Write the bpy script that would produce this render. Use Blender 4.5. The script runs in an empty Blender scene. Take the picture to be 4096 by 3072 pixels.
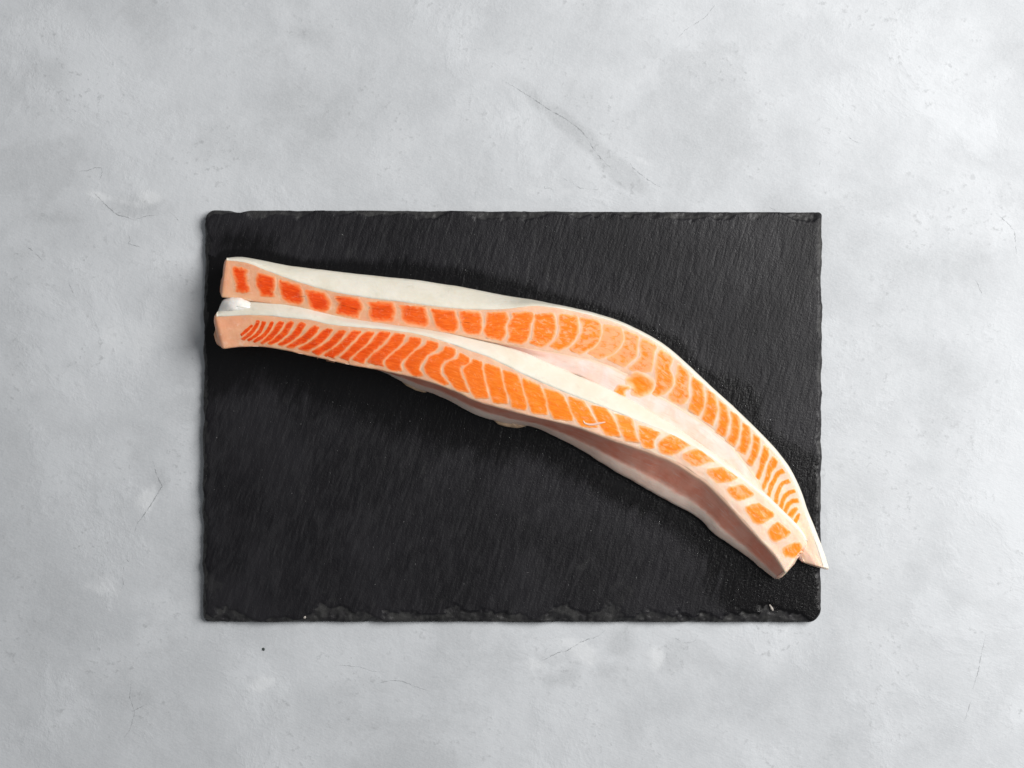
import bpy, math, random
import numpy as np
from mathutils import Vector
from mathutils.bvhtree import BVHTree

# ------------------------------------------------------------------ camera, light, exposure
scene = bpy.context.scene
COL = scene.collection
MM = 0.001
K = 0.1223            # millimetres per photograph pixel on the table plane
LENS, SENSOR = 50.0, 36.0
D = 4096 * K * LENS / SENSOR      # camera height over the table, mm
T = 5.0               # slate thickness, mm

cam_d = bpy.data.cameras.new('camera'); cam = bpy.data.objects.new('camera', cam_d); COL.objects.link(cam)
cam_d.lens = LENS; cam_d.sensor_width = SENSOR; cam_d.clip_start = 0.01; cam_d.clip_end = 50
cam.location = (0, 0, D * MM); cam.rotation_euler = (0, 0, 0)
scene.camera = cam

world = bpy.data.worlds.new('World'); scene.world = world; world.use_nodes = True
bgn = world.node_tree.nodes['Background']
bgn.inputs[0].default_value = (0.93, 0.965, 1.0, 1); bgn.inputs[1].default_value = 0.21

def area(name, loc, target, sx, sy, power, col):
    l = bpy.data.lights.new(name, 'AREA'); l.shape = 'RECTANGLE'; l.size = sx; l.size_y = sy
    l.energy = power; l.color = col
    o = bpy.data.objects.new(name, l); COL.objects.link(o); o.location = loc
    o.rotation_euler = (Vector(target) - Vector(loc)).to_track_quat('-Z', 'Y').to_euler()
    return o
# one tall window to the right and a little behind the board
area('window_light', (0.84, 0.34, 0.92), (0.0, 0.0, 0.0), 0.80, 0.75, 25.8, (1.0, 0.985, 0.965))

vs = scene.view_settings
vs.view_transform = 'Standard'; vs.look = 'None'; vs.exposure = 0.0; vs.gamma = 1.0; vs.use_curve_mapping = False
scene.render.engine = 'CYCLES'
scene.cycles.max_bounces = 8
scene.cycles.use_denoising = True

# ------------------------------------------------------------------ helpers
rng = np.random.default_rng(11)

def P(px, py, z):
    """photograph pixel -> millimetres at height z above the table"""
    s = K * (D - z) / D
    return np.stack([(np.asarray(px, float) - 2048) * s, -(np.asarray(py, float) - 1536) * s,
                     np.broadcast_to(np.asarray(z, float), np.shape(px)).astype(float)], -1)

class VNoise:
    def __init__(self, seed): self.t = np.random.default_rng(seed).random((256, 256))
    def __call__(self, x, y):
        xi = np.floor(x).astype(int); yi = np.floor(y).astype(int)
        fx = x - xi; fy = y - yi
        fx = fx * fx * (3 - 2 * fx); fy = fy * fy * (3 - 2 * fy)
        g = lambda a, b: self.t[a & 255, b & 255]
        return ((g(xi, yi) * (1 - fx) + g(xi + 1, yi) * fx) * (1 - fy) +
                (g(xi, yi + 1) * (1 - fx) + g(xi + 1, yi + 1) * fx) * fy) * 2 - 1
    def fbm(self, x, y, o=4):
        r = 0; a = 1; n = 0
        for i in range(o):
            r = r + a * self(x * 2 ** i + 17 * i, y * 2 ** i + 31 * i); n += a; a *= 0.5
        return r / n
vn = VNoise(3); vn2 = VNoise(8)

def sstep(a, b, x):
    t = np.clip((np.asarray(x, float) - a) / (b - a), 0, 1); return t * t * (3 - 2 * t)

def smooth_curve(pts, n, sm=2.2):
    """evenly spaced points on a gently smoothed line through pts"""
    p = np.array(pts, float)
    d = np.r_[0, np.cumsum(np.hypot(*np.diff(p, axis=0).T))]
    m = 1200
    s = np.linspace(0, d[-1], m)
    q = np.stack([np.interp(s, d, p[:, 0]), np.interp(s, d, p[:, 1])], -1)
    w = max(1, int(sm * m / 100))
    k = np.hanning(2 * w + 3)[1:-1]; k /= k.sum()
    a0, a1 = q[0].copy(), q[-1].copy()
    pad = np.vstack([2 * a0 - q[w:0:-1], q, 2 * a1 - q[-2:-w - 2:-1]])
    q = np.stack([np.convolve(pad[:, i], k, 'valid') for i in (0, 1)], -1)
    q[0], q[-1] = a0, a1
    d = np.r_[0, np.cumsum(np.hypot(*np.diff(q, axis=0).T))]
    s = np.linspace(0, d[-1], n)
    return np.stack([np.interp(s, d, q[:, 0]), np.interp(s, d, q[:, 1])], -1)

def hfun(keys, u):
    k = np.array(keys, float)
    x = np.interp(u, k[:, 0], k[:, 1])
    w = 15; ker = np.ones(w) / w
    return np.convolve(np.r_[[x[0]] * (w // 2), x, [x[-1]] * (w // 2)], ker, 'valid')

def mesh_obj(name, V, F, mat, parent=None, attrs=None, smooth=True, origin=(0, 0, 0)):
    """V in millimetres (scene frame); origin in mm becomes the object's local zero"""
    V = (np.asarray(V, float) - np.asarray(origin)) * MM
    me = bpy.data.meshes.new(name)
    F = np.asarray(F)
    me.vertices.add(len(V)); me.vertices.foreach_set('co', V.astype(np.float32).ravel())
    nf, fs = F.shape
    me.loops.add(nf * fs); me.loops.foreach_set('vertex_index', F.astype(np.int32).ravel())
    me.polygons.add(nf); me.polygons.foreach_set('loop_start', np.arange(0, nf * fs, fs, dtype=np.int32))
    me.update(calc_edges=True)
    me.polygons.foreach_set('use_smooth', np.full(nf, smooth))
    for an, av in (attrs or {}).items():
        av = np.asarray(av, np.float32)
        if av.ndim == 1:
            a = me.attributes.new(an, 'FLOAT', 'POINT'); a.data.foreach_set('value', av)
        else:
            a = me.attributes.new(an, 'FLOAT_VECTOR', 'POINT'); a.data.foreach_set('vector', av.ravel())
    me.materials.append(mat); me.validate(); me.update()
    o = bpy.data.objects.new(name, me); COL.objects.link(o)
    if parent is not None:
        o.parent = parent
    else:
        o.location = np.asarray(origin) * MM
    return o

def empty(name, loc_mm):
    o = bpy.data.objects.new(name, None); COL.objects.link(o); o.location = np.asarray(loc_mm) * MM
    o.empty_display_size = 0.02
    return o

def tag(o, label=None, cat=None, group=None, kind=None):
    for k, v in (('label', label), ('category', cat), ('group', group), ('kind', kind)):
        if v: o[k] = v
    return o

def grid_faces(nu, nv, closed_v=False):
    i = np.arange(nu - 1)[:, None]; j = np.arange(nv if closed_v else nv - 1)[None, :]
    j2 = (j + 1) % nv
    a = i * nv + j; b = (i + 1) * nv + j; c = (i + 1) * nv + j2; d = i * nv + j2
    return np.stack([a, b, c, d], -1).reshape(-1, 4)

# ------------------------------------------------------------------ materials
class NT:
    def __init__(self, name):
        self.m = bpy.data.materials.new(name); self.m.use_nodes = True
        self.t = self.m.node_tree; self.b = self.t.nodes['Principled BSDF']
    def n(self, typ, **kw):
        nd = self.t.nodes.new(typ)
        for k, v in kw.items():
            if k == 'i':
                for kk, vv in v.items(): self.set(nd, kk, vv)
            else: setattr(nd, k, v)
        return nd
    def set(self, nd, key, v):
        s = nd.inputs[key]
        if isinstance(v, bpy.types.NodeSocket): self.t.links.new(v, s)
        else: s.default_value = v
    def attr(self, name, vec=False):
        a = self.n('ShaderNodeAttribute', attribute_name=name)
        return a.outputs['Vector' if vec else 'Fac']
    def obj(self): return self.n('ShaderNodeTexCoord').outputs['Object']
    def map(self, vec, scale=(1, 1, 1), rot=(0, 0, 0), loc=(0, 0, 0)):
        m = self.n('ShaderNodeMapping', i={'Vector': vec, 'Scale': scale, 'Rotation': rot, 'Location': loc}); return m.outputs[0]
    def stretch(self, vec, ang, sc):
        return self.map(self.map(vec, (1, 1, 1), (0, 0, math.radians(ang))), sc)
    def noise(self, vec, scale, detail=4, rough=0.55, dist=0.0):
        return self.n('ShaderNodeTexNoise', i={'Vector': vec, 'Scale': scale, 'Detail': detail, 'Roughness': rough, 'Distortion': dist}).outputs['Fac']
    def ramp(self, f, a, b, lo=0.0, hi=1.0, smooth=True):
        return self.n('ShaderNodeMapRange', interpolation_type='SMOOTHSTEP' if smooth else 'LINEAR',
                      i={'Value': f, 'From Min': a, 'From Max': b, 'To Min': lo, 'To Max': hi}).outputs[0]
    def math(self, op, a, b=0.0, c=None):
        nd = self.n('ShaderNodeMath', operation=op); self.set(nd, 0, a); self.set(nd, 1, b)
        if c is not None: self.set(nd, 2, c)
        return nd.outputs[0]
    def mix(self, f, a, b, mode='MIX'):
        nd = self.n('ShaderNodeMix', data_type='RGBA', blend_type=mode, clamp_result=False)
        self.set(nd, 0, f)
        for k, v in ((6, a), (7, b)):
            self.set(nd, k, v if isinstance(v, bpy.types.NodeSocket) else (*v[:3], 1.0))
        return nd.outputs[2]
    def bump(self, h, strength, dist, normal=None):
        nd = self.n('ShaderNodeBump', i={'Height': h, 'Strength': strength, 'Distance': dist})
        if normal is not None: self.set(nd, 'Normal', normal)
        return nd.outputs[0]
    def out(self, **kw):
        for k, v in kw.items():
            k = k.replace('_', ' ')
            if isinstance(v, tuple) and len(v) == 3 and 'Radius' not in k: v = (*v, 1.0)
            self.set(self.b, k, v)
        return self.m

def mat_table():
    m = NT('grey_plaster'); c = m.obj()
    big = m.noise(c, 5.5, 3, 0.55, 0.15); mid = m.noise(c, 30, 5, 0.66, 0.25); fine = m.noise(c, 260, 3, 0.7)
    speck = m.noise(c, 1000, 2, 0.6)
    diag = m.noise(m.stretch(c, 22, (1, 3.5, 1)), 300, 2, 0.6)
    patchy = m.noise(c, 11, 7, 0.70, 0.35)
    worn_shade = m.attr('worn_shade'); chalk_light = m.attr('chalk_light')
    tone = m.math('ADD', m.math('MULTIPLY', big, 0.55), m.math('MULTIPLY', mid, 0.45))
    col = m.mix(m.ramp(tone, 0.36, 0.64), (0.430, 0.446, 0.465), (0.542, 0.560, 0.582))
    col = m.mix(m.ramp(patchy, 0.53, 0.62, 0, 0.28), col, (0.60, 0.622, 0.648))
    col = m.mix(m.ramp(patchy, 0.47, 0.37, 0, 0.34), col, (0.355, 0.368, 0.382))
    wn = m.ramp(m.math('ADD', worn_shade, m.math('MULTIPLY', m.math('SUBTRACT', mid, 0.5), 0.9)), 0.18, 0.75, 0, 0.42)
    col = m.mix(wn, col, (0.32, 0.333, 0.345))
    ck = m.ramp(m.math('ADD', chalk_light, m.math('MULTIPLY', m.math('SUBTRACT', patchy, 0.5), 2.2)), 0.30, 0.95, 0, 0.50)
    col = m.mix(ck, col, (0.66, 0.675, 0.69))
    # scattered darker scuffs and pits
    sc = m.math('MULTIPLY', m.ramp(fine, 0.55, 0.68), m.ramp(m.math('ADD', mid, m.math('MULTIPLY', worn_shade, 0.12)), 0.48, 0.62))
    col = m.mix(m.math('MULTIPLY', sc, 0.45), col, (0.27, 0.28, 0.29))
    col = m.mix(m.ramp(speck, 0.3, 0.7, 0, 0.16), col, (0.64, 0.65, 0.66))
    fine = m.math('ADD', fine, m.math('MULTIPLY', ck, 0.8))
    h = m.math('ADD', m.math('MULTIPLY', diag, 0.35), m.math('ADD', m.math('MULTIPLY', fine, 0.8), m.math('MULTIPLY', m.ramp(patchy, 0.52, 0.60), 0.5)))
    return m.out(Base_Color=col, Roughness=0.62, Normal=m.bump(h, 0.34, 0.0006), Specular_IOR_Level=0.30)

def mat_slate():
    m = NT('black_slate'); c = m.obj()
    g = m.stretch(c, 17, (1, 0.22, 1))         # cleavage grain runs up the board, leaning right
    grain = m.noise(g, 520, 4, 0.6, 0.3); grain2 = m.noise(g, 280, 4, 0.6, 0.3)
    cloud = m.noise(c, 20, 5, 0.62, 0.4); fine = m.noise(c, 1100, 2, 0.65)
    wet_shade = m.attr('wet_shade_distance'); chip = m.attr('chip')
    edge = m.math('ADD', wet_shade, m.math('ADD', m.math('MULTIPLY', m.math('SUBTRACT', grain2, 0.5), 1.05), m.math('MULTIPLY', m.math('SUBTRACT', cloud, 0.5), 1.2)))
    wet = m.math('MULTIPLY', m.ramp(edge, 1.28, 0.62), m.ramp(chip, 0.6, 0.2))  # one dark mask for the wet border and the painted fish shadow
    dry = m.mix(m.ramp(cloud, 0.36, 0.66), (0.0036, 0.0032, 0.0046), (0.0125, 0.0118, 0.0140))
    dry = m.mix(m.ramp(grain, 0.40, 0.75, 0, 0.40), dry, (0.022, 0.0215, 0.0240))
    dry = m.mix(m.math('MULTIPLY', m.ramp(chip, 0.05, 0.5), m.ramp(m.noise(c, 170, 3, 0.6), 0.35, 0.65, 0.15, 0.95)), dry, (0.036, 0.0355, 0.035))
    dry = m.mix(m.math('MULTIPLY', m.ramp(m.noise(c, 60, 4, 0.7, 0.6), 0.60, 0.70), 0.25), dry, (0.032, 0.032, 0.031))
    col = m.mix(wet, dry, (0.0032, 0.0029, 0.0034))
    vor = m.n('ShaderNodeTexVoronoi', i={'Vector': c, 'Scale': 330.0}); dotv = m.ramp(vor.outputs['Distance'], 0.085, 0.04)
    rnd = m.n('ShaderNodeSeparateColor', i={0: vor.outputs['Color']}).outputs[0]
    flecks = m.math('MULTIPLY', dotv, m.ramp(rnd, 0.91, 0.94))
    col = m.mix(m.math('MULTIPLY', flecks, 0.25), col, (0.26, 0.26, 0.25))
    rough = m.n('ShaderNodeMix', data_type='FLOAT', i={0: wet, 2: m.math('ADD', m.ramp(grain, 0.3, 0.7, 0.40, 0.50), m.math('MULTIPLY', m.math('SUBTRACT', cloud, 0.5), -0.35)), 3: 0.27}).outputs[0]
    h = m.math('ADD', m.math('MULTIPLY', grain, 0.8), m.math('ADD', m.math('MULTIPLY', grain2, 0.7), m.math('MULTIPLY', fine, 0.5)))
    return m.out(Base_Color=col, Roughness=rough, Normal=m.bump(h, 0.55, 0.0006), Specular_IOR_Level=0.26)

def fat_color(m, c):
    """pale belly fat; paler towards the right end (attribute along), same for flesh and muscle borders"""
    al = m.attr('along')
    n1 = m.noise(c, 90, 4, 0.6, 0.3); n2 = m.noise(c, 420, 3, 0.6)
    a = m.mix(m.ramp(al, 0.15, 0.90), (0.83, 0.445, 0.260), (0.95, 0.69, 0.54))
    b = m.mix(m.ramp(al, 0.15, 0.90), (0.78, 0.36, 0.205), (0.94, 0.60, 0.44))
    col = m.mix(m.ramp(n1, 0.35, 0.65), a, b)
    return m.mix(m.ramp(n2, 0.55, 0.75, 0, 0.30), col, (0.93, 0.72, 0.60))

def wet_bump(m, c, amt=0.25):
    return m.bump(m.math('ADD', m.noise(c, 260, 3, 0.6), m.math('MULTIPLY', m.noise(c, 900, 2, 0.5), 0.4)), amt, 0.0006)

def sheen_bump(m, c):
    return m.bump(m.math('ADD', m.noise(c, 330, 3, 0.6), m.math('MULTIPLY', m.noise(c, 1500, 2, 0.5), 0.5)), 0.9, 0.0017)

def mat_fat():
    m = NT('belly_fat'); c = m.obj()
    return m.out(Base_Color=fat_color(m, c), Roughness=0.42, Specular_IOR_Level=0.4, Subsurface_Weight=0.45, Subsurface_Radius=(1.0, 0.42, 0.22),
                 Subsurface_Scale=0.003, Normal=wet_bump(m, c), Coat_Weight=0.35, Coat_Roughness=0.12, Coat_Normal=sheen_bump(m, c))

def mat_muscle():
    m = NT('salmon_muscle'); c = m.obj()
    al = m.attr('along'); st = m.attr('fibre', True); e = m.attr('edge'); pale = m.attr('pale')
    fat = fat_color(m, c)
    base = m.mix(m.ramp(al, 0.12, 0.62), (0.82, 0.068, 0.002), (0.96, 0.275, 0.018))
    fib = m.noise(m.map(st, (0.22, 1.5, 1)), 1.0, 4, 0.6, 0.25)
    base = m.mix(m.ramp(fib, 0.36, 0.58, 0.75, 0.0), base, m.mix(m.ramp(al, 0.12, 0.62), (0.68, 0.042, 0.001), (0.92, 0.19, 0.008)))
    base = m.mix(m.ramp(fib, 0.55, 0.70, 0, 0.5), base, m.mix(m.ramp(al, 0.12, 0.62), (0.92, 0.17, 0.02), (0.96, 0.36, 0.09)))
    frost = m.noise(m.map(st, (0.30, 0.60, 1)), 1.0, 5, 0.6, 0.6)
    fr = m.math('MULTIPLY', m.ramp(m.math('ADD', frost, m.math('MULTIPLY', pale, 0.38)), 0.58, 0.80), m.ramp(pale, 0.0, 0.25))
    base = m.mix(m.math('MULTIPLY', fr, 0.62), base, (0.95, 0.48, 0.28))
    vn_ = m.noise(m.map(st, (0.10, 0.16, 1)), 1.0, 4, 0.55, 0.9)
    vein = m.math('MULTIPLY', m.ramp(m.math('ABSOLUTE', m.math('SUBTRACT', vn_, 0.5)), 0.014, 0.003), m.ramp(frost, 0.44, 0.56))
    base = m.mix(m.math('MULTIPLY', vein, 0.26), base, fat)
    fringe = m.mix(m.ramp(al, 0.12, 0.62), (0.86, 0.215, 0.055), (0.96, 0.45, 0.19))
    col = m.mix(m.ramp(e, 0.0, 0.55), fat, fringe)
    col = m.mix(m.ramp(e, 0.30, 1.0), col, base)
    return m.out(Base_Color=col, Roughness=0.40, Specular_IOR_Level=0.2, Subsurface_Weight=0.12, Subsurface_Radius=(1.0, 0.3, 0.08),
                 Subsurface_Scale=0.0012, Normal=wet_bump(m, c, 0.12), Coat_Weight=0.18, Coat_Roughness=0.09, Coat_Normal=sheen_bump(m, c))

def mat_skin():
    m = NT('white_belly_skin'); c = m.obj()
    g = m.stretch(c, -40, (1, 0.3, 1))
    n1 = m.noise(c, 45, 4, 0.6, 0.4); sc = m.noise(g, 620, 4, 0.6)
    wall = m.ramp(m.attr('skin_v'), 0.0, 0.9)
    col = m.mix(m.ramp(n1, 0.35, 0.65), (0.665, 0.62, 0.515), (0.72, 0.675, 0.585))
    col = m.mix(m.ramp(sc, 0.52, 0.72, 0, 0.30), col, (0.74, 0.715, 0.645))
    col = m.mix(m.ramp(m.noise(c, 160, 3, 0.6), 0.60, 0.72, 0, 0.35), col, (0.55, 0.51, 0.42))
    return m.out(Base_Color=col, Roughness=0.46, Specular_IOR_Level=0.4, Subsurface_Weight=0.2, Subsurface_Radius=(1.0, 0.7, 0.5),
                 Subsurface_Scale=0.0014, Normal=m.bump(m.math('ADD', sc, m.noise(c, 200, 3, 0.6)), 0.3, 0.0006))

def mat_membrane():
    m = NT('belly_lining'); c = m.obj()
    v = m.attr('lining_v'); al = m.attr('along')
    wob = m.noise(c, 120, 4, 0.6, 0.5)
    vv = m.math('ADD', v, m.math('MULTIPLY', m.math('SUBTRACT', wob, 0.5), 0.35))
    red = m.mix(m.ramp(m.noise(c, 70, 4, 0.6), 0.35, 0.65), (0.95, 0.42, 0.31), (0.90, 0.30, 0.20))
    palec = m.mix(m.ramp(m.noise(c, 50, 4, 0.6), 0.35, 0.65), (0.93, 0.72, 0.62), (0.90, 0.64, 0.53))
    col0 = m.ramp(v, 0.02, 0.14)
    sv = m.n('ShaderNodeCombineXYZ', i={0: m.math('MULTIPLY', al, 22.0), 1: m.math('MULTIPLY', v, 9.0)}).outputs[0]
    strk = m.noise(sv, 1.6, 5, 0.65, 0.3)
    lit = m.attr('lit_side')  # lit tone painted into the back strip's lining, front one keeps the shaded red
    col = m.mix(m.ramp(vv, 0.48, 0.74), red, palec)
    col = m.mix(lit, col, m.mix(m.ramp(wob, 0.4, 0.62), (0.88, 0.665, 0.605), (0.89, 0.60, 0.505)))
    col = m.mix(m.ramp(strk, 0.52, 0.68, 0, 0.40), col, (0.92, 0.66, 0.56))
    col = m.mix(m.ramp(strk, 0.46, 0.30, 0, 0.30), col, (0.66, 0.22, 0.12))
    col = m.mix(col0, (0.92, 0.56, 0.40), col)
    return m.out(Base_Color=col, Roughness=0.45, Specular_IOR_Level=0.15, Subsurface_Weight=0.2, Subsurface_Radius=(1.0, 0.45, 0.3),
                 Subsurface_Scale=0.002, Normal=wet_bump(m, c, 0.22), Coat_Weight=0.04, Coat_Roughness=0.12, Coat_Normal=sheen_bump(m, c))

def mat_plain(name, col, rough, sub=0.0, scale=0.002, n=200, var=0.12, spec=0.45, bump=0.3):
    m = NT(name); c = m.obj()
    dark = tuple(x * (1 - var * 2) for x in col)
    cc = m.mix(m.ramp(m.noise(c, n, 4, 0.6, 0.4), 0.35, 0.65), dark, col)
    return m.out(Base_Color=cc, Roughness=rough, Specular_IOR_Level=spec, Subsurface_Weight=sub, Subsurface_Radius=(1.0, 0.7, 0.5),
                 Subsurface_Scale=scale, Normal=m.bump(m.noise(c, n * 3, 3, 0.6), bump, 0.0006))

M_TABLE, M_SLATE, M_FAT, M_MUSCLE, M_SKIN, M_LINING = mat_table(), mat_slate(), mat_fat(), mat_muscle(), mat_skin(), mat_membrane()
def mat_crack():
    m = NT('crack_grey'); c = m.obj()
    a = m.ramp(m.noise(c, 260, 3, 0.6), 0.36, 0.58, 0.08, 0.55)
    return m.out(Base_Color=(0.24, 0.25, 0.26), Roughness=0.7, Alpha=a)
M_CRACK = mat_crack()
M_LUMP = mat_plain('wet_white_fat', (0.86, 0.82, 0.77), 0.22, 0.35, 0.003, n=160, var=0.06, spec=0.6)
M_SCRAP = mat_plain('yellowish_fat', (0.72, 0.50, 0.33), 0.38, 0.2, n=260, var=0.1)
M_CRUMB = mat_plain('pale_crumb', (0.46, 0.42, 0.38), 0.55, n=600)
M_SPECK = mat_plain('dark_speck', (0.04, 0.055, 0.05), 0.6, n=600)
M_CHIPW = mat_plain('slate_fleck', (0.22, 0.22, 0.22), 0.5, n=900)

# ------------------------------------------------------------------ table
def build_table():
    fx = np.arange(-262, 262.1, 1.0); fy = np.arange(-200, 200.1, 1.0)
    ext = np.array([20, 60, 140, 260, 420])
    x = np.r_[-262 - ext[::-1], fx, 262 + ext]; y = np.r_[-200 - ext[::-1], fy, 200 + ext]
    X, Y = np.meshgrid(x, y, indexing='ij')
    Z = 0.10 * (vn.fbm(X / 24, Y / 24, 4) - 1) + 0.04 * vn2.fbm(X / 5, Y / 5, 3) - 0.02
    Z = np.minimum(Z, -0.01)
    # worn, darker and chalky, paler places in the plaster, plus light falloff painted at both side edges: (pixel x, y, half length, half width, angle, strength)
    DARK = [(2300,520,330,45,40,.9),(2480,690,160,50,42,1.0),(560,820,170,70,8,.8),(2330,400,200,120,60,.35),(250,900,260,120,20,.5),(640,1920,45,80,0,.6),(300,1450,160,120,0,.4),
            (2480,2600,90,170,8,.7),(2690,2640,80,120,10,.6),(2300,2700,260,60,-10,.5),(900,560,420,160,25,.4),(1350,420,300,200,0,.45),(3500,430,300,120,-15,.35),(3700,750,200,60,-10,.3),
            (120,300,260,260,0,.5),(500,2800,300,200,30,.45),(150,2550,170,150,0,.45),(1300,2850,420,150,0,.4),(3300,2540,120,70,30,.35),(2050,120,300,160,0,.35),(1250,150,220,140,30,.4),(60,1500,110,800,0,.35)]  # last entry paints the light falling off down the left edge
    LITE = [(470,800,150,22,12,1.0),(600,790,80,40,0,.9),(2560,640,80,26,30,.7),(2700,700,180,120,-20,.5),(2330,2610,150,55,28,1.0),(2620,2630,60,80,0,.9),(2150,2660,90,50,0,.8),
            (600,1990,110,50,-45,.8),(1900,830,260,60,0,.6),(2250,770,240,50,0,.6),(330,2350,260,120,15,.5),(1040,2740,70,35,-20,.7),(560,1350,220,160,0,.4),(2550,330,260,160,0,.35),(350,650,120,60,30,.5),(3900,1150,160,500,0,.3)]  # last entry paints the stronger light along the right edge
    def tone_patches(L, s0):
        r_ = np.zeros_like(X)
        for k_, (px, py, rx, ry, an, am) in enumerate(L):
            p0 = P(px, py, 0); an = -math.radians(an); dx = (X - p0[0]) / K; dy = (Y - p0[1]) / K
            uu = (dx * math.cos(an) + dy * math.sin(an)) / rx; vv = (-dx * math.sin(an) + dy * math.cos(an)) / ry
            r_ = np.maximum(r_, am * np.exp(-(uu ** 2 + vv ** 2) * 1.2))
        return np.clip(r_ * (1.0 + 0.9 * vn.fbm(X / 9 + s0, Y / 9, 5)), 0, 1)
    dk, lt = tone_patches(DARK, 0.0), tone_patches(LITE, 40.0)
    V = np.stack([X, Y, Z], -1).reshape(-1, 3)
    F = grid_faces(len(x), len(y))
    t = mesh_obj('table_top', V, F, M_TABLE, attrs={'worn_shade': dk.ravel(), 'chalk_light': lt.ravel()})
    tag(t, 'light grey mottled plaster table top under the slate board', None, None, 'structure')
    return t
table = build_table()

def ribbon(name, pts, w0, mat, parent, z, seed, ragged=0.35, step=5):
    """a hairline in the plaster: a narrow, tapering, slightly ragged strip"""
    p = np.array(pts, float); L = np.hypot(*np.diff(p, axis=0).T).sum()
    n = max(8, int(L / step)); q = smooth_curve(p, n, 0.6)
    r = np.random.default_rng(seed)
    q = q + r.normal(0, 0.9, q.shape)
    d = np.gradient(q, axis=0); nrm = np.stack([-d[:, 1], d[:, 0]], -1) / np.maximum(np.hypot(*d.T), 1e-6)[:, None]
    u = np.linspace(0, 1, n)
    w = w0 * np.sin(np.pi * np.clip(u, 0.02, 0.98)) ** 0.45 * (1 + ragged * r.normal(0, 1, n)).clip(0.25, 1.8)
    a = q + nrm * w[:, None] / 2; b = q - nrm * w[:, None] / 2
    V = np.stack([P(a[:, 0], a[:, 1], z), P(b[:, 0], b[:, 1], z)], 1).reshape(-1, 3)
    return mesh_obj(name, V, grid_faces(n, 2)[:, ::-1], mat, parent, smooth=False)

CRACKS = [
 ([(2011,320),(2087,366),(2145,402),(2188,434),(2253,469),(2311,509),(2340,539),(2362,575),(2387,615),(2420,648),(2450,680)], 4.2),
 ([(2517,648),(2535,673),(2579,709),(2622,738),(2650,752)], 4.0),
 ([(2253,713),(2289,731),(2315,751),(2354,756),(2394,760)], 2.6),
 ([(2165,732),(2185,740),(2178,752),(2205,752),(2215,765)], 2.2),
 ([(366,762),(398,794),(429,825),(470,859),(511,868),(547,884)], 3.6),
 ([(547,875),(588,864),(633,859)], 2.4),
 ([(316,685),(348,683),(380,670),(407,672),(409,699),(398,717)], 3.0),
 ([(515,939),(522,957),(515,975),(561,988)], 2.6),
 ([(271,1110),(280,1142),(296,1174)], 3.0),
 ([(99,981),(131,1002),(163,1033),(170,1050)], 3.2),
 ([(680,848),(705,870),(720,890)], 2.4),
 ([(612,1845),(632,1910),(650,1945),(636,1965),(610,2010),(575,2060),(545,2100),(541,2130)], 4.2),
 ([(508,2235),(515,2248)], 3.0), ([(496,2265),(490,2310),(494,2335),(483,2362)], 3.2),
 ([(1355,2660),(1440,2668),(1490,2685),(1540,2690)], 2.4),
 ([(1510,2735),(1560,2722),(1600,2722),(1660,2745),(1720,2765)], 2.8),
 ([(525,2720),(520,2790),(540,2850),(520,2920),(490,2960)], 2.4), ([(520,2850),(560,2830),(590,2815)], 2.4),
 ([(2140,2655),(2190,2632),(2230,2610),(2265,2605),(2320,2570),(2390,2545),(2425,2520)], 3.2),
 ([(2700,2550),(2730,2572),(2770,2570),(2785,2560)], 2.2),
 ([(3985,852),(4030,890),(4059,926),(4068,1018)], 3.4), ([(3902,1120),(3915,1145),(3929,1176)], 2.6),
 ([(3945,2540),(3925,2620),(3915,2680),(3890,2760)], 2.6), ([(3885,2800),(3870,2850),(3860,2880)], 2.2),
 ([(3380,530),(3410,560),(3440,575)], 2.6), ([(3080,830),(3110,845)], 2.0), ([(3280,640),(3278,670)], 2.2),
 ([(2860,20),(2820,70),(2740,120),(2715,150)], 2.4),
]
for i, (pts, w) in enumerate(CRACKS):
    ribbon('crack', pts, w * 0.62, M_CRACK, table, 0.06, 100 + i)

# ------------------------------------------------------------------ the outlines of the two strips (photograph pixels)
UA = [(908,1036),(919,1031),(974,1031),(1053,1047),(1144,1065),(1270,1082),(1415,1098),(1545,1112),(1689,1127),(1870,1156),(2015,1186),(2119,1201),
      (2253,1227),(2380,1256),(2470,1284),(2542,1317),(2633,1365),(2700,1416),(2782,1492),(2862,1568),(2927,1625),(3006,1701),(3064,1759),(3122,1824),
      (3169,1893),(3199,1960),(3215,2005),(3228,2050),(3251,2100),(3276,2165),(3298,2230),(3312,2277)]
UB = [(908,1041),(945,1043),(1017,1060),(1082,1089),(1162,1119),(1270,1152),(1342,1170),(1469,1192),(1600,1206),(1689,1219),(1798,1233),(1906,1239),
      (2015,1237),(2087,1228),(2141,1221),(2200,1228),(2253,1236),(2380,1265),(2470,1295),(2538,1327),(2629,1376),(2693,1425),(2774,1500),(2854,1576),(2919,1634),
      (2997,1709),(3054,1767),(3111,1831),(3157,1899),(3186,1966),(3203,2010),(3217,2052),(3236,2102),(3256,2160),(3276,2215),(3292,2268)]
UC = [(890,1188),(945,1195),(1017,1208),(1125,1221),(1198,1231),(1306,1260),(1415,1283),(1545,1300),(1689,1318),(1780,1331),(1870,1349),(1942,1365),(2015,1380),
      (2090,1390),(2163,1404),(2253,1417),(2362,1437),(2452,1468),(2530,1508),(2619,1572),(2681,1608),(2753,1650),(2844,1712),(2916,1772),(2975,1843),
      (3027,1916),(3070,1990),(3115,2070),(3160,2150),(3195,2205),(3215,2246)]
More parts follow.
